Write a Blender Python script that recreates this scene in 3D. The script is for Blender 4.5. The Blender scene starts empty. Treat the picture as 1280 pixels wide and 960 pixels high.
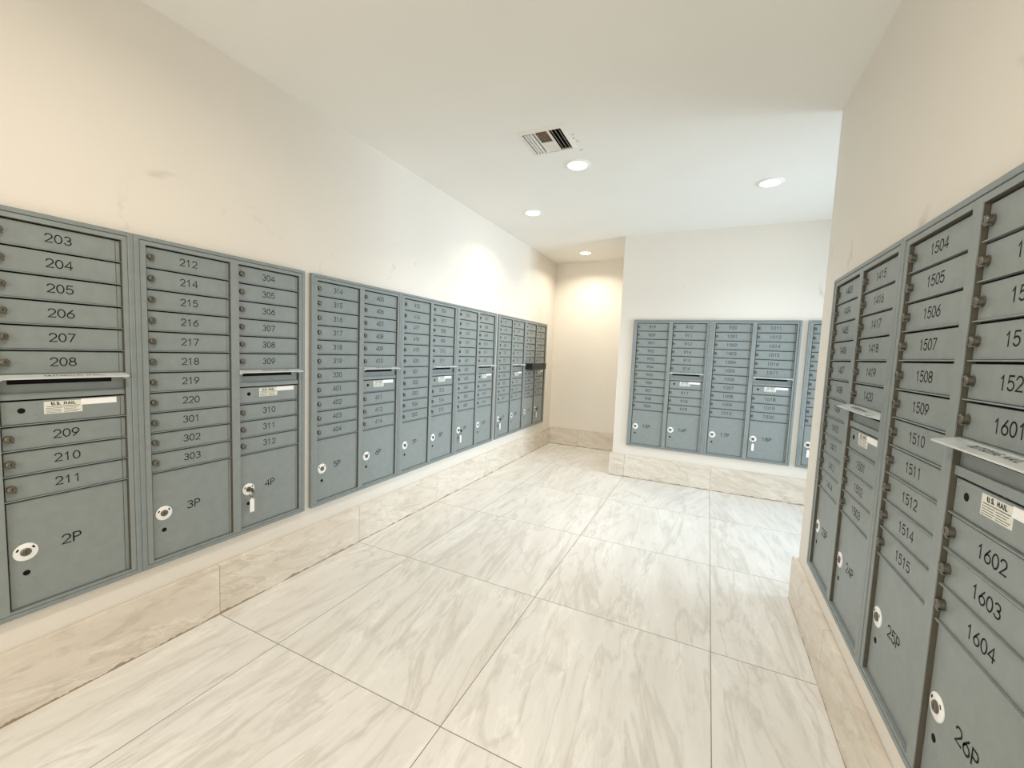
import bpy, bmesh, math, random
from mathutils import Matrix, Vector

random.seed(4)
PI = math.pi
SC = bpy.context.scene
COL = SC.collection

# ------------------------------------------------------------------ camera
YAW, PITCH, ROLL, FPX = -0.4405, -0.0777, 0.0409, 516.3
CAM = Vector((2.1592, 0.0, 1.3895))
cy, sy, cp, sp = math.cos(YAW), math.sin(YAW), math.cos(PITCH), math.sin(PITCH)
fwd = Vector((sy * cp, cy * cp, sp))
r0 = Vector((cy, -sy, 0.0))
u0 = r0.cross(fwd)
rgt = math.cos(ROLL) * r0 + math.sin(ROLL) * u0
up = -math.sin(ROLL) * r0 + math.cos(ROLL) * u0
cd = bpy.data.cameras.new('camera')
cd.sensor_fit = 'HORIZONTAL'
cd.sensor_width = 36.0
cd.lens = FPX * 36.0 / 1280.0
cd.clip_start = 0.02
cam = bpy.data.objects.new('camera', cd)
COL.objects.link(cam)
M = Matrix((rgt, up, -fwd)).transposed().to_4x4()
M.translation = CAM
cam.matrix_world = M
SC.camera = cam

# ------------------------------------------------------------------ exposure, world, lights
SC.view_settings.view_transform = 'Standard'
SC.view_settings.look = 'None'
SC.view_settings.gamma = 1.0
SC.view_settings.use_curve_mapping = False
SC.view_settings.exposure = -0.22
w = bpy.data.worlds.new('world')
SC.world = w
w.use_nodes = True
w.node_tree.nodes['Background'].inputs[0].default_value = (0.85, 0.93, 1.0, 1)
w.node_tree.nodes['Background'].inputs[1].default_value = 0.6

H = 2.747            # ceiling height
XL, XR = -0.017, 2.714   # faces of the two long walls
YC = 2.83            # where the right wall ends
YF = 4.851           # face of the far wall
YE = 6.04            # end wall of the alcove
XA = 1.215           # corner of the far wall at the alcove
YB = -2.6            # wall behind the camera
XE = 4.6             # end of the side passage

NEUTRAL, WARM = (1.0, 0.985, 0.96), (1.0, 0.91, 0.77)
# x, y, watts, colour, label
LAMPS = [
    (1.213, 2.961, 10, NEUTRAL, 'round recessed ceiling light right next to the air vent'),
    (2.488, 3.740, 7, (0.80, 0.90, 1.0), 'round recessed ceiling light on the right, in front of the far mailbox wall'),
    (0.514, 3.804, 6.5, WARM, 'round recessed ceiling light close to the left wall above its mailboxes'),
    (0.578, 5.489, 12.5, WARM, 'round recessed ceiling light farthest away, inside the cream alcove'),
    (1.25, 0.55, 17.5, (1.0, 0.89, 0.74), 'round recessed ceiling light overhead, just ahead of the viewer'),
    (1.25, -1.5, 15, (1.0, 0.89, 0.74), 'round recessed ceiling light overhead, behind the viewer'),
]

def area(name, loc, rot, sx, sy_, watts, col, shape='RECTANGLE', spread=180):
    l = bpy.data.lights.new(name, 'AREA')
    l.shape = shape
    l.size = sx
    l.size_y = sy_
    l.energy = watts
    l.color = col
    l.spread = math.radians(spread)
    o = bpy.data.objects.new(name, l)
    o.location = loc
    o.rotation_euler = rot
    COL.objects.link(o)
    return o

# daylight coming in through the opening at the end of the side passage
area('daylight', (XE + 0.25, 3.85, 1.25), (0, PI / 2, 0), 2.1, 1.5, 56, (0.72, 0.87, 1.0), 'RECTANGLE', 95)
# added unseen fill behind the viewer, evens the light through the back opening
area('back_fill_light', (1.35, YB - 0.25, 1.35), (PI / 2, 0, 0), 2.3, 2.1, 62, (1.0, 0.97, 0.91))

# ------------------------------------------------------------------ materials
def lin(c):
    return tuple(((v / 255.0) / 12.92 if v / 255.0 <= 0.04045 else ((v / 255.0 + 0.055) / 1.055) ** 2.4) for v in c) + (1.0,)

class NT:
    def __init__(s, name):
        s.m = bpy.data.materials.new(name)
        s.m.use_nodes = True
        s.t = s.m.node_tree
        s.b = s.t.nodes['Principled BSDF']
    def n(s, typ, **kw):
        x = s.t.nodes.new(typ)
        for k, v in kw.items():
            setattr(x, k, v)
        return x
    def put(s, sock, v):
        if v is None:
            return
        if isinstance(v, bpy.types.NodeSocket):
            s.t.links.new(v, sock)
        else:
            sock.default_value = v
    def math(s, op, a, b=None, c=None):
        x = s.n('ShaderNodeMath', operation=op)
        s.put(x.inputs[0], a); s.put(x.inputs[1], b)
        if c is not None: s.put(x.inputs[2], c)
        return x.outputs[0]
    def comb(s, a, b, c):
        x = s.n('ShaderNodeCombineXYZ')
        s.put(x.inputs[0], a); s.put(x.inputs[1], b); s.put(x.inputs[2], c)
        return x.outputs[0]
    def pos(s):
        x = s.n('ShaderNodeNewGeometry')
        y = s.n('ShaderNodeSeparateXYZ')
        s.t.links.new(x.outputs['Position'], y.inputs[0])
        return x.outputs['Position'], y.outputs[0], y.outputs[1], y.outputs[2]
    def noise(s, vec, scale, detail=4, rough=0.55, dist=0.0):
        x = s.n('ShaderNodeTexNoise')
        s.put(x.inputs['Vector'], vec)
        x.inputs['Scale'].default_value = scale
        x.inputs['Detail'].default_value = detail
        x.inputs['Roughness'].default_value = rough
        x.inputs['Distortion'].default_value = dist
        return x.outputs[0]
    def ramp(s, fac, stops):
        x = s.n('ShaderNodeValToRGB')
        e = x.color_ramp.elements
        e[0].position, e[0].color = stops[0]
        e[1].position, e[1].color = stops[-1]
        for p, c in stops[1:-1]:
            q = e.new(p); q.color = c
        s.put(x.inputs[0], fac)
        return x.outputs[0]
    def mix(s, fac, a, b, mode='MIX'):
        x = s.n('ShaderNodeMix', data_type='RGBA', blend_type=mode)
        s.put(x.inputs[0], fac); s.put(x.inputs[6], a); s.put(x.inputs[7], b)
        return x.outputs[2]
    def bump(s, h, strength, dist=0.001):
        x = s.n('ShaderNodeBump')
        x.inputs['Strength'].default_value = strength
        x.inputs['Distance'].default_value = dist
        s.put(x.inputs['Height'], h)
        s.t.links.new(x.outputs[0], s.b.inputs['Normal'])
    def out(s, col=None, rough=None, metal=None, spec=None):
        s.put(s.b.inputs['Base Color'], col)
        s.put(s.b.inputs['Roughness'], rough)
        s.put(s.b.inputs['Metallic'], metal)
        s.put(s.b.inputs['Specular IOR Level'], spec)
        return s.m

def plain(name, c, rough=0.5, metal=0.0, spec=0.5, var=0.06, scale=60, bump=0.0):
    t = NT(name)
    p = t.pos()[0]
    n = t.noise(p, scale, 3)
    c = lin(c)
    lo = tuple(v * (1 - var) for v in c[:3]) + (1,)
    hi = tuple(min(1, v * (1 + var)) for v in c[:3]) + (1,)
    col = t.ramp(n, [(0.3, lo), (0.7, hi)])
    if bump:
        t.bump(t.noise(p, scale * 12, 2), bump, 0.0004)
    return t.out(col, rough, metal, spec)

def emit(name, c, k):
    t = NT(name)
    t.b.inputs['Emission Color'].default_value = c + (1,)
    t.b.inputs['Emission Strength'].default_value = k
    return t.out((0.8, 0.8, 0.8, 1), 0.4)

def wall_paint(name, c, marks=True):
    t = NT(name)
    p, x, y, z = t.pos()
    n = t.noise(p, 1.3, 3)
    c0 = lin(c)
    col = t.ramp(n, [(0.3, tuple(v * 0.97 for v in c0[:3]) + (1,)), (0.7, c0)])
    if marks:      # scuffs left by hands and parcels above the mailboxes
        s = t.noise(p, 3.4, 5, 0.6, 1.2)
        m = t.ramp(s, [(0.62, (0, 0, 0, 1)), (0.74, (1, 1, 1, 1))])
        band = t.math('MULTIPLY', t.math('GREATER_THAN', z, 1.82), t.math('LESS_THAN', z, 2.2))
        m = t.math('MULTIPLY', t.math('MULTIPLY', m, band), 0.42)
        col = t.mix(m, col, lin((176, 166, 152)))
    if name == 'ceiling_paint':     # sooty chips in the paint round the vent
        dx = t.math('ABSOLUTE', t.math('SUBTRACT', x, 1.292))
        dy = t.math('ABSOLUTE', t.math('SUBTRACT', y, 2.640))
        near = t.math('MULTIPLY', t.math('LESS_THAN', dx, 0.022), t.math('LESS_THAN', dy, 0.13))
        chip = t.math('MULTIPLY', near, t.math('GREATER_THAN', t.noise(p, 42, 3), 0.60))
        col = t.mix(t.math('MULTIPLY', chip, 0.75), col, lin((70, 62, 54)))
    t.bump(t.noise(p, 130, 4), 0.12, 0.0015)
    return t.out(col, 0.62, 0.0, 0.35)

TX, TW, TY, TL = 0.455, 0.9056, 1.195, 0.925
def stone(name, light, mid, dark, axis, rough):
    """porcelain tile with drifting veins; axis 'floor' or 'base' """
    t = NT(name)
    p, x, y, z = t.pos()
    fu = t.math('DIVIDE', t.math('SUBTRACT', x, TX), TW)
    fv = t.math('DIVIDE', t.math('SUBTRACT', y, TY), TL)
    iu, iv = t.math('FLOOR', fu), t.math('FLOOR', fv)
    wn = t.n('ShaderNodeTexWhiteNoise', noise_dimensions='2D')
    t.put(wn.inputs[0], t.comb(iu, iv, 0.0))
    sep = t.n('ShaderNodeSeparateColor')
    t.t.links.new(wn.outputs[1], sep.inputs[0])
    rx, ry, rz = sep.outputs
    if axis == 'floor':
        skew = t.math('MULTIPLY', t.math('SUBTRACT', rz, 0.6), 0.45)
        a = t.math('ADD', x, t.math('MULTIPLY', y, skew))
        b = t.math('MULTIPLY', y, 0.20)
    else:
        a = t.math('MULTIPLY', z, 1.4)
        a = t.math('ADD', a, t.math('MULTIPLY', t.math('ADD', x, y), 0.25))
        b = t.math('MULTIPLY', t.math('ADD', x, y), 0.35)
    v = t.comb(t.math('ADD', a, t.math('MULTIPLY', rx, 9)), t.math('ADD', b, t.math('MULTIPLY', ry, 9)), t.math('MULTIPLY', rz, 5))
    n1 = t.noise(v, 5.0, 7, 0.62, 0.5)
    n2 = t.noise(v, 17.0, 8, 0.7, 0.5)
    n3 = t.noise(v, 3.2, 5, 0.55, 0.7)
    col = t.ramp(n1, [(0.32, lin(mid)), (0.52, lin(light)), (0.75, lin(light))])
    f2 = t.ramp(n2, [(0.34, (1, 1, 1, 1)), (0.50, (0, 0, 0, 1))])
    col = t.mix(t.math('MULTIPLY', f2, 0.5), col, lin(dark))
    # thin wandering vein lines
    d = t.math('ABSOLUTE', t.math('SUBTRACT', n3, 0.5))
    vein = t.ramp(d, [(0.0, (1, 1, 1, 1)), (0.022, (0, 0, 0, 1))])
    col = t.mix(t.math('MULTIPLY', vein, 0.5), col, lin(dark))
    e2 = t.math('ABSOLUTE', t.math('SUBTRACT', n1, 0.57))
    pale = t.ramp(e2, [(0.0, (1, 1, 1, 1)), (0.02, (0, 0, 0, 1))])
    col = t.mix(t.math('MULTIPLY', pale, 0.4), col, lin((250, 246, 238)))
    # grout
    def edge(f, size):
        fr = t.math('FRACT', f)
        return t.math('MULTIPLY', t.math('MINIMUM', fr, t.math('SUBTRACT', 1.0, fr)), size)
    gv = edge(fv, TL)
    if axis == 'floor':
        g = t.math('LESS_THAN', t.math('MINIMUM', edge(fu, TW), gv), 0.0017)
        gc = lin((128, 116, 100))
    elif axis == 'basey':
        g = t.math('LESS_THAN', gv, 0.0016)
        gc = lin((168, 154, 134))
    else:
        g = t.math('LESS_THAN', edge(fu, TW), 0.0016)
        gc = lin((168, 154, 134))
    col = t.mix(g, col, gc)
    if axis != 'floor':   # brown grime where the skirting meets the floor
        gn = t.noise(t.comb(t.math('MULTIPLY', t.math('ADD', x, y), 1.0), t.math('MULTIPLY', z, 0.3), 0.0), 7.0, 6, 0.7)
        lim = t.math('MULTIPLY', t.math('SUBTRACT', gn, 0.40), 0.075)
        gm = t.math('LESS_THAN', z, lim)
        col = t.mix(t.math('MULTIPLY', gm, 0.8), col, lin((142, 118, 86)))
    t.bump(t.math('SUBTRACT', 1.0, g), 0.5, 0.0015)
    return t.out(col, rough, 0.0, 0.4)

M_FLOOR = stone('floor_tile', (230, 227, 221), (222, 217, 209), (194, 188, 178), 'floor', 0.36)
M_BASEY = stone('skirting_tile_long', (226, 217, 204), (216, 206, 191), (194, 182, 164), 'basey', 0.4)
M_BASEX = stone('skirting_tile_cross', (226, 217, 204), (216, 206, 191), (194, 182, 164), 'basex', 0.4)
M_WALL = wall_paint('wall_paint', (231, 225, 215))
M_WALLP = wall_paint('wall_paint_plain', (238, 231, 219), False)
M_CEIL = wall_paint('ceiling_paint', (238, 236, 230), False)
M_GREY = plain('grey_powder_coat', (136, 144, 143), 0.42, 0.0, 0.5, 0.05, 25, 0.10)
M_TRIM = plain('grey_trim_coat', (131, 139, 139), 0.40, 0.0, 0.5, 0.05, 25, 0.10)
M_HOOD = plain('light_grey_hood', (206, 211, 211), 0.3, 0.0, 0.5, 0.05, 25)
M_DARK = plain('black_gap', (14, 13, 12), 0.8, 0.0, 0.2)
M_REVEAL_SHADE = plain('brown_reveal_shade', (88, 84, 72), 0.7, 0.0, 0.2)  # shade of the door recesses put in as a dark colour
M_INK = plain('engraved_black', (20, 22, 22), 0.7, 0.0, 0.2)
M_LOCK = plain('nickel_lock', (112, 108, 98), 0.4, 0.7, 0.5, 0.15, 120)
M_WHITE = plain('white_plastic', (244, 244, 242), 0.4, 0.0, 0.5, 0.02)
M_PAPER = plain('paper_label', (226, 226, 216), 0.6, 0.0, 0.3, 0.05, 140)
M_STRIP = plain('white_label_strip', (248, 248, 246), 0.5, 0.0, 0.3, 0.02)
M_STEEL = plain('key_steel', (120, 112, 100), 0.3, 0.9, 0.5, 0.1, 90)
M_BOX = plain('black_plastic', (17, 20, 20), 0.5, 0.0, 0.5, 0.1, 30)
M_VENT = plain('vent_white', (232, 228, 218), 0.45, 0.0, 0.4, 0.03, 30)
M_DUCT = plain('duct_inside', (52, 44, 38), 0.8, 0.0, 0.2, 0.2, 20)
M_DIRTY = plain('dusty_brown_blade', (120, 104, 90), 0.7, 0.0, 0.2, 0.2, 40)
M_LAMPW = plain('lamp_trim_white', (240, 238, 232), 0.4)

# ------------------------------------------------------------------ mesh helpers
class MB:
    def __init__(s):
        s.v, s.f, s.mi = [], [], []
    def add(s, vs, fs, m=0):
        o = len(s.v)
        s.v += [tuple(q) for q in vs]
        s.f += [tuple(i + o for i in q) for q in fs]
        s.mi += [m] * len(fs)
    def box(s, x0, x1, y0, y1, z0, z1, m=0):
        vs = [(x0, y0, z0), (x1, y0, z0), (x1, y1, z0), (x0, y1, z0), (x0, y0, z1), (x1, y0, z1), (x1, y1, z1), (x0, y1, z1)]
        s.add(vs, [(3, 2, 1, 0), (4, 5, 6, 7), (0, 1, 5, 4), (1, 2, 6, 5), (2, 3, 7, 6), (3, 0, 4, 7)], m)
    def bevbox(s, x0, x1, y0, y1, z0, z1, b, m=0):
        """box whose front (-y) edges are chamfered"""
        vs = [(x0, y1, z0), (x1, y1, z0), (x1, y1, z1), (x0, y1, z1),
              (x0, y0 + b, z0), (x1, y0 + b, z0), (x1, y0 + b, z1), (x0, y0 + b, z1),
              (x0 + b, y0, z0 + b), (x1 - b, y0, z0 + b), (x1 - b, y0, z1 - b), (x0 + b, y0, z1 - b)]
        fs = [(0, 3, 2, 1), (8, 9, 10, 11)]
        for i in range(4):
            j = (i + 1) % 4
            fs += [(i, j, 4 + j, 4 + i), (4 + i, 4 + j, 8 + j, 8 + i)]
        s.add(vs, fs, m)
    def lathe_y(s, cx, cz, prof, seg=20, m=0, cap0=True, cap1=True):
        """prof = [(r, y)], revolved about the y axis through (cx, cz)"""
        vs, fs = [], []
        for r, y in prof:
            for k in range(seg):
                a = 2 * PI * k / seg
                vs.append((cx + r * math.cos(a), y, cz + r * math.sin(a)))
        for i in range(len(prof) - 1):
            for k in range(seg):
                k2 = (k + 1) % seg
                fs.append((i * seg + k, i * seg + k2, (i + 1) * seg + k2, (i + 1) * seg + k))
        if cap0: fs.append(tuple(range(seg)))
        if cap1: fs.append(tuple(reversed(range((len(prof) - 1) * seg, len(prof) * seg))))
        s.add(vs, fs, m)
    def lathe_z(s, cx, cy_, prof, seg=32, m=0, cap0=False, cap1=False):
        vs, fs = [], []
        for r, z in prof:
            for k in range(seg):
                a = 2 * PI * k / seg
                vs.append((cx + r * math.cos(a), cy_ + r * math.sin(a), z))
        for i in range(len(prof) - 1):
            for k in range(seg):
                k2 = (k + 1) % seg
                fs.append((i * seg + k, i * seg + k2, (i + 1) * seg + k2, (i + 1) * seg + k))
        if cap0: fs.append(tuple(range(seg)))
        if cap1: fs.append(tuple(reversed(range((len(prof) - 1) * seg, len(prof) * seg))))
        s.add(vs, fs, m)
    def ribbon(s, pts, wdt, fn, m=0):
        """flat stroke along a 2-D polyline; fn maps (a, b) to 3-D"""
        n = len(pts)
        P = [Vector(q) for q in pts]
        closed = (P[0] - P[-1]).length < 1e-6
        vs = []
        for i in range(n):
            if closed and i in (0, n - 1):
                d1, d2 = (P[1] - P[0]).normalized(), (P[-1] - P[-2]).normalized()
            else:
                d1 = (P[min(i + 1, n - 1)] - P[min(i, n - 2)]).normalized()
                d2 = (P[max(i, 1)] - P[max(i - 1, 0)]).normalized()
            t = (d1 + d2)
            t = t.normalized() if t.length > 1e-6 else d1
            k = 1.0 / max(0.5, abs(t.dot(d1)))
            nn = Vector((-t.y, t.x)) * (wdt / 2 * k)
            c = P[i].copy()
            if not closed and i == 0: c -= d1 * wdt * 0.4
            if not closed and i == n - 1: c += d1 * wdt * 0.4
            vs += [fn(*(c + nn)), fn(*(c - nn))]
        s.add(vs, [(2 * i, 2 * i + 1, 2 * i + 3, 2 * i + 2) for i in range(n - 1)], m)
    def mesh(s, name, mats, smooth=False):
        me = bpy.data.meshes.new(name)
        me.from_pydata(s.v, [], s.f)
        for q in mats: me.materials.append(q)
        me.polygons.foreach_set('material_index', s.mi)
        bm = bmesh.new(); bm.from_mesh(me)
        bmesh.ops.recalc_face_normals(bm, faces=bm.faces[:])
        bm.to_mesh(me); bm.free()
        if smooth:
            me.polygons.foreach_set('use_smooth', [True] * len(me.polygons))
            try: me.set_sharp_from_angle(angle=math.radians(35))
            except Exception: pass
        me.update()
        return me

def obj(name, me, parent=None, loc=None):
    o = bpy.data.objects.new(name, me)
    COL.objects.link(o)
    if parent is not None: o.parent = parent
    if loc is not None: o.location = loc
    return o

def thing(name, label, cat, loc=(0, 0, 0), rz=0.0, group=None, me=None):
    o = bpy.data.objects.new(name, me)
    COL.objects.link(o)
    o.location = loc
    o.rotation_euler = (0, 0, rz)
    o['label'] = label
    o['category'] = cat
    if group: o['group'] = group
    return o

def struct(name, mb, mat, label=None):
    o = obj(name, mb.mesh(name, [mat]))
    o['kind'] = 'structure'
    if label: o['label'] = label
    return o

# ------------------------------------------------------------------ room shell
TK = 0.12
VX0, VX1, VY0, VY1 = 1.000, 1.266, 2.432, 2.706     # hole in the ceiling for the vent
b = MB(); b.box(XL - TK, XE, YB - TK, YE + TK, -0.1, 0.0); struct('floor', b, M_FLOOR)
b = MB()
b.box(XL - TK, VX0, YB - TK, YE + TK, H, H + 0.08); b.box(VX1, XE, YB - TK, YE + TK, H, H + 0.08)
b.box(VX0, VX1, YB - TK, VY0, H, H + 0.08); b.box(VX0, VX1, VY1, YE + TK, H, H + 0.08)
struct('ceiling', b, M_CEIL)
b = MB(); b.box(XL - TK, XL, YB - TK, YE + TK, 0, H); struct('wall_left', b, M_WALL)
b = MB(); b.box(XL, XA, YE, YE + TK, 0, H); struct('wall_end', b, M_WALLP)
b = MB(); b.box(XA, XE + TK, YF, YE + TK, 0, H); struct('wall_far', b, M_WALL)
b = MB(); b.box(XR, XR + TK, YB - TK, YC, 0, H); struct('wall_right', b, M_WALL)
b = MB(); b.box(XR + TK, XE, YC - TK, YC, 0, H); struct('wall_side', b, M_WALLP)
b = MB(); b.box(XL, 0.15, YB - TK, YB, 0, H); b.box(2.55, XR, YB - TK, YB, 0, H); b.box(0.15, 2.55, YB - TK, YB, 2.45, H)
struct('wall_back', b, M_WALLP)
b = MB()
b.box(XE, XE + TK, YC, 3.1, 0, H); b.box(XE, XE + TK, 4.6, YF, 0, H); b.box(XE, XE + TK, 3.1, 4.6, 2.3, H)
struct('wall_east', b, M_WALLP)

BH, BT = 0.257, 0.028
def base(name, x0, x1, y0, y1, mat):
    q = MB(); c = 0.003
    q.box(x0, x1, y0, y1, 0, BH - c)
    q.box(x0 + (c if x1 - x0 < 0.1 else 0), x1 - (c if x1 - x0 < 0.1 else 0),
          y0 + (c if y1 - y0 < 0.1 else 0), y1 - (c if y1 - y0 < 0.1 else 0), BH - c, BH)
    struct(name, q, mat)
base('baseboard_left', XL, XL + BT, YB, YE, M_BASEY)
base('baseboard_end', XL + BT, XA - BT, YE - BT, YE, M_BASEX)
base('baseboard_alcove', XA - BT, XA, YF - BT, YE, M_BASEY)
base('baseboard_far', XA, XE, YF - BT, YF, M_BASEX)
base('baseboard_right', XR - BT, XR, YB, YC + BT, M_BASEY)
base('baseboard_side', XR, XE, YC, YC + BT, M_BASEX)

# ------------------------------------------------------------------ engraved lettering (single-stroke)
def arc(cx, cy_, rx, ry, a0, a1, n=10):
    return [(cx + rx * math.cos(math.radians(a0 + (a1 - a0) * i / n)), cy_ + ry * math.sin(math.radians(a0 + (a1 - a0) * i / n))) for i in range(n + 1)]
G = {
    '0': [arc(.35, .5, .33, .5, 90, 450, 20)],
    '1': [[(.16, .78), (.38, 1), (.38, 0)]],
    '2': [arc(.35, .70, .32, .30, 165, -35, 10) + [(.03, 0), (.69, 0)]],
    '3': [arc(.34, .755, .29, .245, 150, -90, 10), arc(.34, .26, .33, .26, 88, -155, 11)],
    '4': [[(.54, 0), (.54, 1), (.0, .28), (.72, .28)]],
    '5': [[(.63, 1), (.13, 1), (.07, .52)] + arc(.33, .32, .34, .32, 128, -150, 12)],
    '6': [[(.56, 1), (.26, .70)] + arc(.35, .31, .33, .31, 160, 520, 18)],
    '7': [[(.03, 1), (.68, 1), (.22, 0)]],
    '8': [arc(.35, .76, .27, .24, 90, 450, 16), arc(.35, .26, .33, .26, 90, 450, 18)],
    '9': [[(.14, 0), (.44, .30)] + arc(.35, .69, .33, .31, -20, 340, 18)],
    'P': [[(.06, 0), (.06, 1), (.38, 1)] + arc(.40, .74, .25, .26, 90, -90, 8) + [(.06, .48)]],
    'U': [[(.04, 1), (.04, .3)] + arc(.35, .3, .31, .3, 180, 360, 10) + [(.66, 1)]],
    'S': [arc(.35, .75, .29, .25, 40, 270, 9) + arc(.35, .25, .31, .25, 90, -145, 9)],
    'M': [[(.02, 0), (.02, 1), (.37, .3), (.72, 1), (.72, 0)]],
    'A': [[(.0, 0), (.35, 1), (.70, 0)], [(.13, .33), (.57, .33)]],
    'I': [[(.2, 0), (.2, 1)]],
    'L': [[(.06, 1), (.06, 0), (.6, 0)]],
    'O': [arc(.37, .5, .35, .5, 90, 450, 20)],
    'T': [[(.0, 1), (.68, 1)], [(.34, 1), (.34, 0)]],
    'G': [arc(.36, .5, .34, .5, 45, 330, 14) + [(.68, .45), (.42, .45)]],
    'N': [[(.04, 0), (.04, 1), (.64, 0), (.64, 1)]],
    '.': [[(.1, 0), (.1, .06)]],
}
ADV = {'1': .74, 'I': .45, '.': .34, 'M': .98, ' ': .5}
def write(mb, text, cx, cz, h, stroke, fn, m=0, wide=1.0, gap=.16):
    adv = [ADV.get(c, .72) + gap for c in text]
    tot = (sum(adv) - gap) * h * wide
    x = cx - tot / 2
    for c, a in zip(text, adv):
        for pl in G.get(c, []):
            mb.ribbon([(x + q[0] * h * wide, cz - h / 2 + q[1] * h) for q in pl], stroke, fn, m)
        x += a * h * wide

# ------------------------------------------------------------------ mailbox cabinet (front is local -y)
UW, UH = 0.797, 1.434
CW = 0.340
C0 = (0.041, 0.420)                 # left edges of the two door columns
P = 0.0889
Z0 = 1.399                          # top of the first door row
DF, FF, TF = -0.0105, -0.0220, -0.0250   # door face, inner frame face, outer trim face

def row_top(i): return Z0 - i * P

# meshes shared by every cabinet
mb = MB()
def ring(x0, x1, z0, z1, wx, wz, y0, y1, b):
    # a picture-frame moulding with mitred corners and a chamfered face
    o = [(x0, z0), (x1, z0), (x1, z1), (x0, z1)]
    i = [(x0 + wx, z0 + wz), (x1 - wx, z0 + wz), (x1 - wx, z1 - wz), (x0 + wx, z1 - wz)]
    o2 = [(x0 + b, z0 + b), (x1 - b, z0 + b), (x1 - b, z1 - b), (x0 + b, z1 - b)]
    i2 = [(x0 + wx - b, z0 + wz - b), (x1 - wx + b, z0 + wz - b), (x1 - wx + b, z1 - wz + b), (x0 + wx - b, z1 - wz + b)]
    loops = [[(x, y1, z) for x, z in o], [(x, y0 + b, z) for x, z in o], [(x, y0, z) for x, z in o2],
             [(x, y0, z) for x, z in i2], [(x, y0 + b, z) for x, z in i], [(x, y1, z) for x, z in i]]
    vs = [q for l in loops for q in l]
    fs = []
    for a in range(5):
        for k in range(4):
            k2 = (k + 1) % 4
            fs.append((a * 4 + k, a * 4 + k2, a * 4 + 4 + k2, a * 4 + 4 + k))
    return vs, fs
mb.add(*ring(0.0004, UW - 0.0004, 0, UH, 0.0185, 0.0165, TF, -0.0002, 0.0016))
ME_TRIM = mb.mesh('outer_trim', [M_TRIM])

mb = MB()
xi0, xi1, zi0, zi1 = 0.0205, UW - 0.0205, 0.0185, UH - 0.0185
c1r, c2l, c2r = C0[0] + CW, C0[1], C0[1] + CW
zb = 0.027
mb.box(0.018, UW - 0.018, -0.0015, -0.0003, 0.016, UH - 0.016, 1)     # dark back of the compartments
mb.box(xi0, C0[0], FF, -0.0015, zi0, zi1)
mb.box(c1r, c2l, FF, -0.0015, zi0, zi1)
mb.box(c2r, xi1, FF, -0.0015, zi0, zi1)
for k in range(2):
    a0, a1 = C0[k], C0[k] + CW
    mb.box(a0, a1, FF, -0.0015, Z0, zi1)
    mb.box(a0, a1, FF, -0.0015, zi0, zb)
    for i in range(1, 12):
        if k == 1 and i == 7: continue
        zz = row_top(i)
        mb.box(a0 + 0.0016, a1 - 0.0016, -0.0172, -0.0015, zz, zz + 0.0030)
    # brown strips painting in reveal shade, sides and head of each door column
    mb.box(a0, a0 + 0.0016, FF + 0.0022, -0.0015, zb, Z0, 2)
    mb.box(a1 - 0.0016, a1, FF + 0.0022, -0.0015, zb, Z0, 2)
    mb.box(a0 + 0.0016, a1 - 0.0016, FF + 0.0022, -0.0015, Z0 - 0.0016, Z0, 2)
ME_FRAME = mb.mesh('frame', [M_GREY, M_DARK, M_REVEAL_SHADE])

DH = P - 0.0092
mb = MB()
mb.bevbox(0.006, CW - 0.016, DF, -0.0015, 0, DH, 0.0012)
mb.bevbox(CW - 0.0145, CW - 0.002, DF + 0.001, -0.0015, 0, DH, 0.0010)
ME_DOOR = mb.mesh('tenant_door', [M_GREY])

PH = (row_top(11) - 0.0055) - (zb + 0.0025)
mb = MB()
mb.bevbox(0.006, CW - 0.016, DF, -0.0015, 0, PH, 0.0012)
mb.bevbox(CW - 0.0145, CW - 0.002, DF + 0.001, -0.0015, 0, PH, 0.0010)
# dark key hole below the lock plate, with four small dimples round it
hx, hz = 0.046, 0.522 - 0.400
mb.lathe_y(hx, hz, [(0.0095, DF), (0.0095, DF - 0.0006)], 18, 1)
for dx, dz in ((-.017, .022), (.019, .026), (-.017, -.036), (.019, -.026)):
    mb.lathe_y(hx + dx, hz + dz, [(0.0038, DF), (0.0036, DF - 0.0004), (0.002, DF - 0.0007)], 10, 2)
ME_PARCEL = mb.mesh('parcel_door', [M_GREY, M_DARK, M_TRIM])

def tenant_lock(r):
    q = MB()
    q.lathe_y(0, 0, [(r * 1.15, 0.0), (r * 1.15, -0.002), (r, -0.0026), (r, -0.0125), (r * 0.82, -0.0148), (r * 0.55, -0.0155)], 18)
    q.box(-0.0008, 0.0008, -0.0158, -0.0150, -r * 0.5, r * 0.5, 1)
    # cam tab that points sideways from the barrel
    q.box(-r * 0.2, r * 0.95, -0.0135, -0.0060, -r * 1.22, -r * 0.85)
    return q.mesh('lock', [M_LOCK, M_DARK], True)
ME_LOCK = tenant_lock(0.0115)

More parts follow.
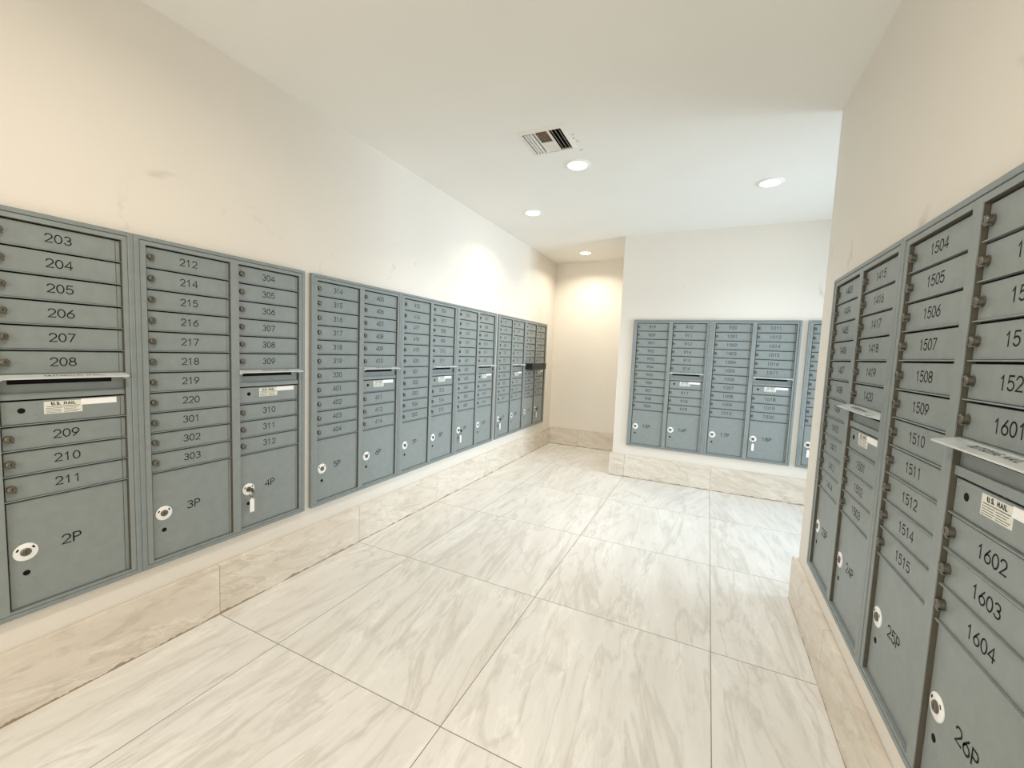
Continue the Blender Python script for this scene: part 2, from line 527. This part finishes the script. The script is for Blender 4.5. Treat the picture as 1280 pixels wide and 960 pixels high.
# white lock plate of a parcel door, with two dark slots
mb = MB()
mb.lathe_y(0, 0, [(0.0315, 0.0), (0.0315, -0.0022), (0.0295, -0.0034), (0.0150, -0.0034), (0.0140, -0.0026)], 32)
for a in (150, 35):
    for k in range(4):
        aa = math.radians(a - 12 + 8 * k)
        a2 = math.radians(a - 12 + 8 * (k + 1))
        if k < 3:
            mb.add([(0.0205 * math.cos(aa), -0.0037, 0.0205 * math.sin(aa)), (0.0262 * math.cos(aa), -0.0037, 0.0262 * math.sin(aa)),
                    (0.0262 * math.cos(a2), -0.0037, 0.0262 * math.sin(a2)), (0.0205 * math.cos(a2), -0.0037, 0.0205 * math.sin(a2))], [(0, 1, 2, 3)], 1)
ME_PLATE = mb.mesh('lock_plate', [M_WHITE, M_DARK], True)
mb = MB()
mb.lathe_y(0, 0, [(0.0138, 0.0), (0.0138, -0.0055), (0.0115, -0.0075), (0.007, -0.0078)], 24)
mb.box(-0.0010, 0.0010, -0.0082, -0.0076, -0.006, 0.006, 1)
ME_PLUG = mb.mesh('parcel_lock', [M_LOCK, M_DARK], True)

# outgoing mail slot: face plate, dark opening, sloping hood with cheeks
SH = row_top(6) - row_top(7) - 0.004
mb = MB()
mb.bevbox(0.002, CW - 0.002, DF - 0.004, -0.0015, 0, 0.0225, 0.0012)
mb.box(0.002, CW - 0.002, DF + 0.004, -0.0015, 0.0225, SH - 0.001)
mb.box(0.002, CW - 0.002, DF, -0.0015, SH - 0.004, SH - 0.001)
ME_SLOT = mb.mesh('mail_slot', [M_GREY])
mb = MB()
mb.box(0.024, CW - 0.040, DF + 0.0030, DF + 0.0039, -0.031, -0.004)
ME_OPEN = mb.mesh('slot_opening', [M_DARK])
HD, HT = 0.052, 0.0045           # reach of the hood, thickness of its plate
def hood_pt(a, t, up_=0.0):
    # a along the width, t from wall (0) to lip (1)
    return (a, DF - HD * t, 0.004 - 0.010 * t + up_)
mb = MB()
wa, wb = 0.001, CW - 0.001
vs = [hood_pt(wa, 0), hood_pt(wb, 0), hood_pt(wb + 0.0, 1), hood_pt(wa, 1),
      hood_pt(wa, 0, -HT), hood_pt(wb, 0, -HT), hood_pt(wb, 1, -HT), hood_pt(wa, 1, -HT)]
mb.add(vs, [(0, 1, 2, 3), (7, 6, 5, 4), (0, 4, 5, 1), (1, 5, 6, 2), (2, 6, 7, 3), (3, 7, 4, 0)])
for xa in (wa, wb - 0.003):      # triangular side cheeks
    q = [(xa + d, y, z) for d in (0, 0.003) for y, z in ((DF, -0.0005), (DF, -0.022), (DF - HD, -0.0105), (DF - HD, -0.0063))]
    mb.add(q, [(0, 1, 2, 3), (7, 6, 5, 4), (0, 4, 5, 1), (1, 5, 6, 2), (2, 6, 7, 3), (3, 7, 4, 0)])
ME_HOOD = mb.mesh('slot_hood', [M_HOOD])
mb = MB()
def hood_fn(a, bb):               # bb in metres measured from the lip
    t = 1 - bb / HD
    q = hood_pt(a, t, 0.0004)
    return q
write(mb, 'OUTGOING MAIL', CW * 0.55, 0.026, 0.015, 0.0022, hood_fn, 0, 1.0)
ME_HOODTXT = mb.mesh('hood_lettering', [M_INK])

# master panel with rivets, key hole, U.S. MAIL label and white strip
mb = MB()
mb.bevbox(0.006, CW - 0.016, DF, -0.0015, 0, DH, 0.0012)
mb.bevbox(CW - 0.0145, CW - 0.002, DF + 0.001, -0.0015, 0, DH, 0.0010)
mb.lathe_y(0.053, 0.047, [(0.0098, DF), (0.0098, DF - 0.0006)], 18, 1)
for dx, dz in ((-.036, .020), (-.036, -.018), (.034, .020), (.034, -.018), (.263, .026), (.263, .002)):
    mb.lathe_y(0.053 + dx, 0.047 + dz, [(0.0042, DF), (0.0038, DF - 0.0010), (0.0018, DF - 0.0016)], 10)
ME_MASTER = mb.mesh('master_panel', [M_GREY, M_DARK])
mb = MB()
mb.box(0.108, 0.210, DF - 0.0005, DF, 0.029, 0.074)
lf = lambda a, bb: (a, DF - 0.0008, bb)
write(mb, 'U.S. MAIL', 0.160, 0.0655, 0.0095, 0.0026, lf, 1, 1.0)
for k, zz in enumerate((0.0550, 0.0490, 0.0435, 0.0380, 0.0330)):
    for s0, s1 in (((0.116, 0.203),) if k == 0 else ((0.113, 0.151 + 0.004 * (k % 2)), (0.160, 0.204 - 0.006 * (k % 3)))):
        mb.ribbon([(s0, zz), (s1, zz)], 0.0016 if k == 0 else 0.0013, lf, 1)
ME_LABEL = mb.mesh('mail_label', [M_PAPER, M_INK])
mb = MB()
mb.box(0.207, 0.312, DF - 0.0009, DF, 0.0545, 0.0765)
ME_STRIP = mb.mesh('label_strip', [M_STRIP])

NUMS = {}
def number_mesh(text):
    if text not in NUMS:
        q = MB()
        parcel = text.endswith('P')
        write(q, text, 0, 0, 0.034 if parcel else 0.0290, 0.0046 if parcel else 0.0037, lambda a, bb: (a, 0, bb), 0,
              1.0 if parcel else (0.96 if len(text) == 3 else 0.98))
        NUMS[text] = q.mesh('door_number', [M_INK])
    return NUMS[text]

GROUP = 'grey mailbox cabinets set into the walls'
def cabinet(label, loc, rz, colA, colB, pA, pB, width=UW):
    root = thing('mailbox_cabinet', label, 'mailboxes', loc, rz, GROUP)
    root.scale = (width / UW, 1, 1)
    obj('outer_trim', ME_TRIM, root)
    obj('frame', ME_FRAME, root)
    def door(k, i, text):
        d = obj('door', ME_DOOR, root, (C0[k], 0, row_top(i + 1) + 0.0038))
        obj('lock', ME_LOCK, d, (0.0195, DF, DH * 0.52))
        if text:
            obj('door_number', number_mesh(text), d, (0.164, DF - 0.0004, DH * 0.53))
    for i in range(11):
        door(0, i, colA[i] if colA else None)
    rows = [0, 1, 2, 3, 4, 5, 8, 9, 10]
    for t, i in zip(colB, rows):
        door(1, i, t)
    s = obj('mail_slot', ME_SLOT, root, (C0[1], 0, row_top(7) + 0.002))
    obj('slot_opening', ME_OPEN, s, (0, 0, SH))
    h = obj('slot_hood', ME_HOOD, s, (0, 0, SH))
    h['label'] = 'pale grey sloping hood over the outgoing mail slot'
    obj('hood_lettering', ME_HOODTXT, s, (0, 0, SH))
    m = obj('master_panel', ME_MASTER, root, (C0[1], 0, row_top(8) + 0.0045))
    q = obj('mail_label', ME_LABEL, m); q['label'] = 'white paper label with black print'
    obj('label_strip', ME_STRIP, m)
    for k, t in enumerate((pA, pB)):
        d = obj('parcel_door', ME_PARCEL, root, (C0[k], 0, zb + 0.0025))
        q = obj('lock_plate', ME_PLATE, d, (0.046, DF, 0.200)); q['label'] = 'round white lock plate'
        obj('lock', ME_PLUG, d, (0.046, DF, 0.200))
        obj('door_number', number_mesh(t), d, (0.166, DF - 0.0004, 0.207))
    return root

def seq(start, n, skip=()):
    return [str(start + i) for i in range(n)]
def rng(*parts):
    o = []
    for a, b_ in parts: o += [str(v) for v in range(a, b_ + 1)]
    return o

ZL = 0.373
LEFT = [
    ('nearest grey mailbox cabinet on the left wall, door 203 at its top', 0.091, UW, None,
     rng((203, 211)), '1P', '2P'),
    ('grey left wall mailbox cabinet with doors 212 to 312, a key in 4P', 0.888, UW,
     rng((212, 212), (214, 220), (301, 303)), rng((304, 312)), '3P', '4P'),
    ('grey left wall mailbox cabinet with doors 314 to 414, after the first gap', 1.731, 0.7925,
     rng((314, 320), (401, 404)), rng((405, 412), (414, 414)), '5P', '6P'),
    ('grey left wall mailbox cabinet with doors 415 to 515, middle of three', 2.5235, 0.7925,
     rng((415, 420), (501, 505)), rng((506, 512), (514, 515)), '7P', '8P'),
    ('grey left wall mailbox cabinet with doors 516 to 616, last of three', 3.316, 0.7925,
     rng((516, 520), (601, 606)), rng((607, 612), (614, 616)), '9P', '10P'),
    ('grey left wall mailbox cabinet with doors 617 to 717, after the second gap', 4.165, 0.764,
     rng((617, 620), (701, 707)), rng((708, 712), (714, 717)), '11P', '12P'),
    ('farthest grey mailbox cabinet on the left wall, next to the cream alcove', 4.929, 0.764,
     rng((718, 720), (801, 808)), rng((809, 812), (814, 818)), '13P', '14P'),
]
CAB = []
for lab, y, wd, a, b_, p1, p2 in LEFT:
    CAB.append(cabinet(lab, (XL, y, ZL), PI / 2, a, b_, p1, p2, wd))
FAR = [
    ('left one of the joined grey mailbox cabinets on the far wall, doors 819 to 919', 1.370,
     rng((819, 820), (901, 909)), rng((910, 912), (914, 919)), '15P', '16P'),
    ('right one of the joined grey mailbox cabinets on the far wall, doors 920 to 1020', 2.1625,
     rng((920, 920), (1001, 1010)), rng((1011, 1012), (1014, 1020)), '17P', '18P'),
    ('grey mailbox cabinet on the far wall, mostly hidden behind the right wall corner', 3.005,
     rng((1101, 1111)), rng((1112, 1112), (1114, 1120), (1201, 1201)), '19P', '20P'),
]
for lab, x, a, b_, p1, p2 in FAR:
    CAB.append(cabinet(lab, (x, YF, ZL), 0.0, a, b_, p1, p2, 0.7925))
RIGHT = [
    ('grey right wall mailbox cabinet with doors 1403 to 1503, at the wall corner', 2.530,
     rng((1403, 1412), (1414, 1414)), rng((1415, 1420), (1501, 1503)), '23P', '24P'),
    ('nearest grey mailbox cabinet on the right wall, doors 1504 to 1604', 1.733,
     rng((1504, 1512), (1514, 1515)), rng((1516, 1520), (1601, 1604)), '25P', '26P'),
]
for lab, y, a, b_, p1, p2 in RIGHT:
    CAB.append(cabinet(lab, (XR, y, ZL - 0.006), -PI / 2, a, b_, p1, p2, UW))

# ------------------------------------------------------------------ keys left in parcel locks
mb = MB()
mb.box(-0.0012, 0.0012, -0.014, 0.0, -0.004, 0.004)
mb.lathe_y(0, 0, [(0.004, 0.0), (0.004, -0.004)], 10)
ME_KBLADE = mb.mesh('key_blade', [M_STEEL])
mb = MB()            # bow of the key: rounded plate standing upright, turned edge-on
pts = [(0.0, 0.0)] + [(0.016 + 0.0125 * math.cos(math.radians(a)), 0.0125 * math.sin(math.radians(a))) for a in range(-140, 141, 20)]
n = len(pts)
vs = [(-0.0014, -0.010 - a, c) for a, c in pts] + [(0.0014, -0.010 - a, c) for a, c in pts]
mb.add(vs, [tuple(range(n)), tuple(reversed(range(n, 2 * n)))] + [(i, (i + 1) % n, n + (i + 1) % n, n + i) for i in range(n)])
ME_KBOW = mb.mesh('key_bow', [M_STEEL])
def torus(mb, c, R_, r_, ax, ns=20, nr=6):
    vs, fs = [], []
    for i in range(ns):
        a = 2 * PI * i / ns
        for j in range(nr):
            bb = 2 * PI * j / nr
            rr = R_ + r_ * math.cos(bb)
            u_, v_, w_ = rr * math.cos(a), rr * math.sin(a), r_ * math.sin(bb)
            vs.append((c[0] + (w_ if ax == 'x' else u_), c[1] + (u_ if ax == 'x' else w_), c[2] + v_))
    for i in range(ns):
        for j in range(nr):
            i2, j2 = (i + 1) % ns, (j + 1) % nr
            fs.append((i * nr + j, i2 * nr + j, i2 * nr + j2, i * nr + j2))
    mb.add(vs, fs)
mb = MB(); torus(mb, (0, -0.022, -0.021), 0.015, 0.0013, 'y'); torus(mb, (0.0, -0.022, -0.038), 0.006, 0.0012, 'x')
ME_KRING = mb.mesh('key_ring', [M_STEEL], True)
mb = MB(); mb.bevbox(-0.010, 0.012, -0.024, -0.0195, -0.118, -0.050, 0.0012); mb.bevbox(-0.004, 0.006, -0.0235, -0.020, -0.050, -0.041, 0.001)
ME_KTAG = mb.mesh('key_tag', [M_WHITE])
def key(cab, col, label):
    sx = cab.scale[0]
    lp = Matrix.Rotation(cab.rotation_euler[2], 4, 'Z') @ Vector(((C0[col] + 0.046) * sx, DF - 0.0075, zb + 0.0025 + 0.200))
    k = thing('key', label, 'key', Vector(cab.location) + lp, cab.rotation_euler[2], 'keys left hanging in parcel locks')
    obj('key_blade', ME_KBLADE, k); obj('key_bow', ME_KBOW, k); obj('key_ring', ME_KRING, k)
    q = obj('key_tag', ME_KTAG, k); q['label'] = 'white plastic key tag'
key(CAB[1], 1, 'key with a white tag hanging in the lock of parcel door 4P')
key(CAB[4], 0, 'key with a white tag in the lock of parcel door 9P on the left wall')
key(CAB[5], 0, 'key with a white tag in parcel door 11P, just past the second white gap')
key(CAB[6], 1, 'key with white tag in the last left wall parcel door, below the black box')
key(CAB[8], 1, 'key with a white tag in parcel door 18P on the far wall')
key(CAB[9], 0, 'key with a white tag beside the right wall corner on the far wall')

# ------------------------------------------------------------------ black box sticking out of the last cabinet
t = thing('black_box', 'long black box sticking out of the farthest left wall cabinet below its top doors', 'box', (XL, 4.952, 1.168), PI / 2)
bl, bd, bh, wl = 0.488, 0.127, 0.070, 0.362
nx = -0.0665          # the far end stands just clear of the slot hood
mb = MB()
mb.add([(x, y, z) for z in (0, bh) for x, y in ((0, -0.0254), (0, -bd), (bl, -bd), (bl, nx), (wl, nx), (wl, -0.0254))],
       [(5, 4, 3, 2, 1, 0), (6, 7, 8, 9, 10, 11)] + [(k, (k + 1) % 6, 6 + (k + 1) % 6, 6 + k) for k in range(6)])
obj('tray', mb.mesh('tray', [M_BOX]), t)
mb = MB(); e = 0.003
mb.add([(x, y, z) for z in (bh, bh + 0.009) for x, y in ((-e, -0.0254), (-e, -bd - e), (bl + e, -bd - e), (bl + e, nx), (wl, nx), (wl, -0.0254))],
       [(5, 4, 3, 2, 1, 0), (6, 7, 8, 9, 10, 11)] + [(k, (k + 1) % 6, 6 + (k + 1) % 6, 6 + k) for k in range(6)])
obj('lid', mb.mesh('lid', [M_BOX]), t)

# ------------------------------------------------------------------ ceiling lights
GL = 'round recessed ceiling lights'
mb = MB()
mb.lathe_z(0, 0, [(0.092, 0.0), (0.092, -0.004), (0.086, -0.0075), (0.070, -0.008), (0.066, -0.004), (0.066, 0.0)], 40)
ME_LRING = mb.mesh('trim_ring', [M_LAMPW], True)
mb = MB(); mb.lathe_z(0, 0, [(0.066, -0.0032), (0.058, -0.0050), (0.030, -0.0058), (0.001, -0.006)], 40)
ME_LLENS = mb.mesh('lens', [M_LAMPW], True)
for i, (x, y, wt, colr, lab) in enumerate(LAMPS):
    t = thing('downlight', lab, 'ceiling light', (x, y, H), 0, GL)
    obj('trim_ring', ME_LRING, t)
    me = ME_LLENS.copy()
    me.materials[0] = emit('lit_lens', colr, 14.0)
    obj('lens', me, t)
    area('downlight_beam', (x, y, H - 0.012), (0, 0, 0), 0.12, 0.12, wt, colr, 'DISK', 165 if y < 2 else (145 if y > 5 else 130))

# ------------------------------------------------------------------ ceiling air vent
VC = ((VX0 + VX1) / 2, (VY0 + VY1) / 2)
t = thing('ceiling_vent', 'square white air vent in the ceiling with dark open slots', 'air vent', (VC[0], VC[1], H))
hw, hh = 0.152, 0.157
def vframe():
    q = MB()
    a, bb, c, d = hw, hh, hw - 0.026, hh - 0.026
    lo = [(-1, -1), (1, -1), (1, 1), (-1, 1)]
    L = [[(sx * a, s_ * bb, 0.0) for sx, s_ in lo], [(sx * a, s_ * bb, -0.003) for sx, s_ in lo],
         [(sx * c, s_ * d, -0.010) for sx, s_ in lo], [(sx * c, s_ * d, 0.004) for sx, s_ in lo]]
    vs = [p_ for l in L for p_ in l]
    q.add(vs, [(k * 4 + i, k * 4 + (i + 1) % 4, k * 4 + 4 + (i + 1) % 4, k * 4 + 4 + i) for k in range(3) for i in range(4)])
    return q.mesh('vent_frame', [M_VENT])
obj('vent_frame', vframe(), t)
ix, iy = hw - 0.026, hh - 0.026
mb = MB()        # duct box above the grille
for x0, x1, y0, y1 in ((-ix - .004, -ix, -iy - .004, iy + .004), (ix, ix + .004, -iy - .004, iy + .004), (-ix, ix, -iy - .004, -iy), (-ix, ix, iy, iy + .004)):
    mb.box(x0, x1, y0, y1, 0.0, 0.25)
mb.box(-ix - .004, ix + .004, -iy - .004, iy + .004, 0.25, 0.254)
obj('duct_box', mb.mesh('duct_box', [M_DUCT]), t)
def blade(x0, y0, x1, y1, tx, ty, wid, mat, name='louver'):
    """flat blade from (x0,y0) to (x1,y1); its upper edge is shifted by (tx,ty)"""
    q = MB()
    dx, dy = (x1 - x0), (y1 - y0)
    l = math.hypot(dx, dy); nx, ny = -dy / l * 0.0008, dx / l * 0.0008
    vs = []
    for s_ in (1, -1):
        vs += [(x0 + nx * s_, y0 + ny * s_, -0.009), (x1 + nx * s_, y1 + ny * s_, -0.009),
               (x1 + tx + nx * s_, y1 + ty + ny * s_, -0.009 + wid), (x0 + tx + nx * s_, y0 + ty + ny * s_, -0.009 + wid)]
    q.add(vs, [(0, 1, 2, 3), (7, 6, 5, 4), (0, 4, 5, 1), (1, 5, 6, 2), (2, 6, 7, 3), (3, 7, 4, 0)])
    obj(name, q.mesh(name, [mat]), t)
s1, s2 = -0.046, 0.040       # the two ribs that part the grille in three
for xx in (s1, s2):
    q = MB(); q.box(xx - 0.004, xx + 0.004, -iy, iy, -0.010, 0.004); obj('rib', q.mesh('rib', [M_VENT]), t)
for xx in (-0.116, -0.096, -0.075):
    blade(xx, -iy + 0.012, xx, iy, 0.009, 0, 0.012, M_VENT)
for xx in (0.066, 0.089, 0.112):
    blade(xx, -iy, xx, iy, -0.015, 0, 0.022, M_VENT)
for k, yy in enumerate((-0.100, -0.068, -0.036, -0.004)):
    blade(s1 + 0.004, yy, s2 - 0.004, yy, 0, -0.024, 0.020, M_DIRTY)
for k, yy in enumerate((0.030, 0.062, 0.094, 0.126)):
    blade(s1 + 0.004, yy, s2 - 0.004, yy, 0, -0.028, 0.012, M_VENT)
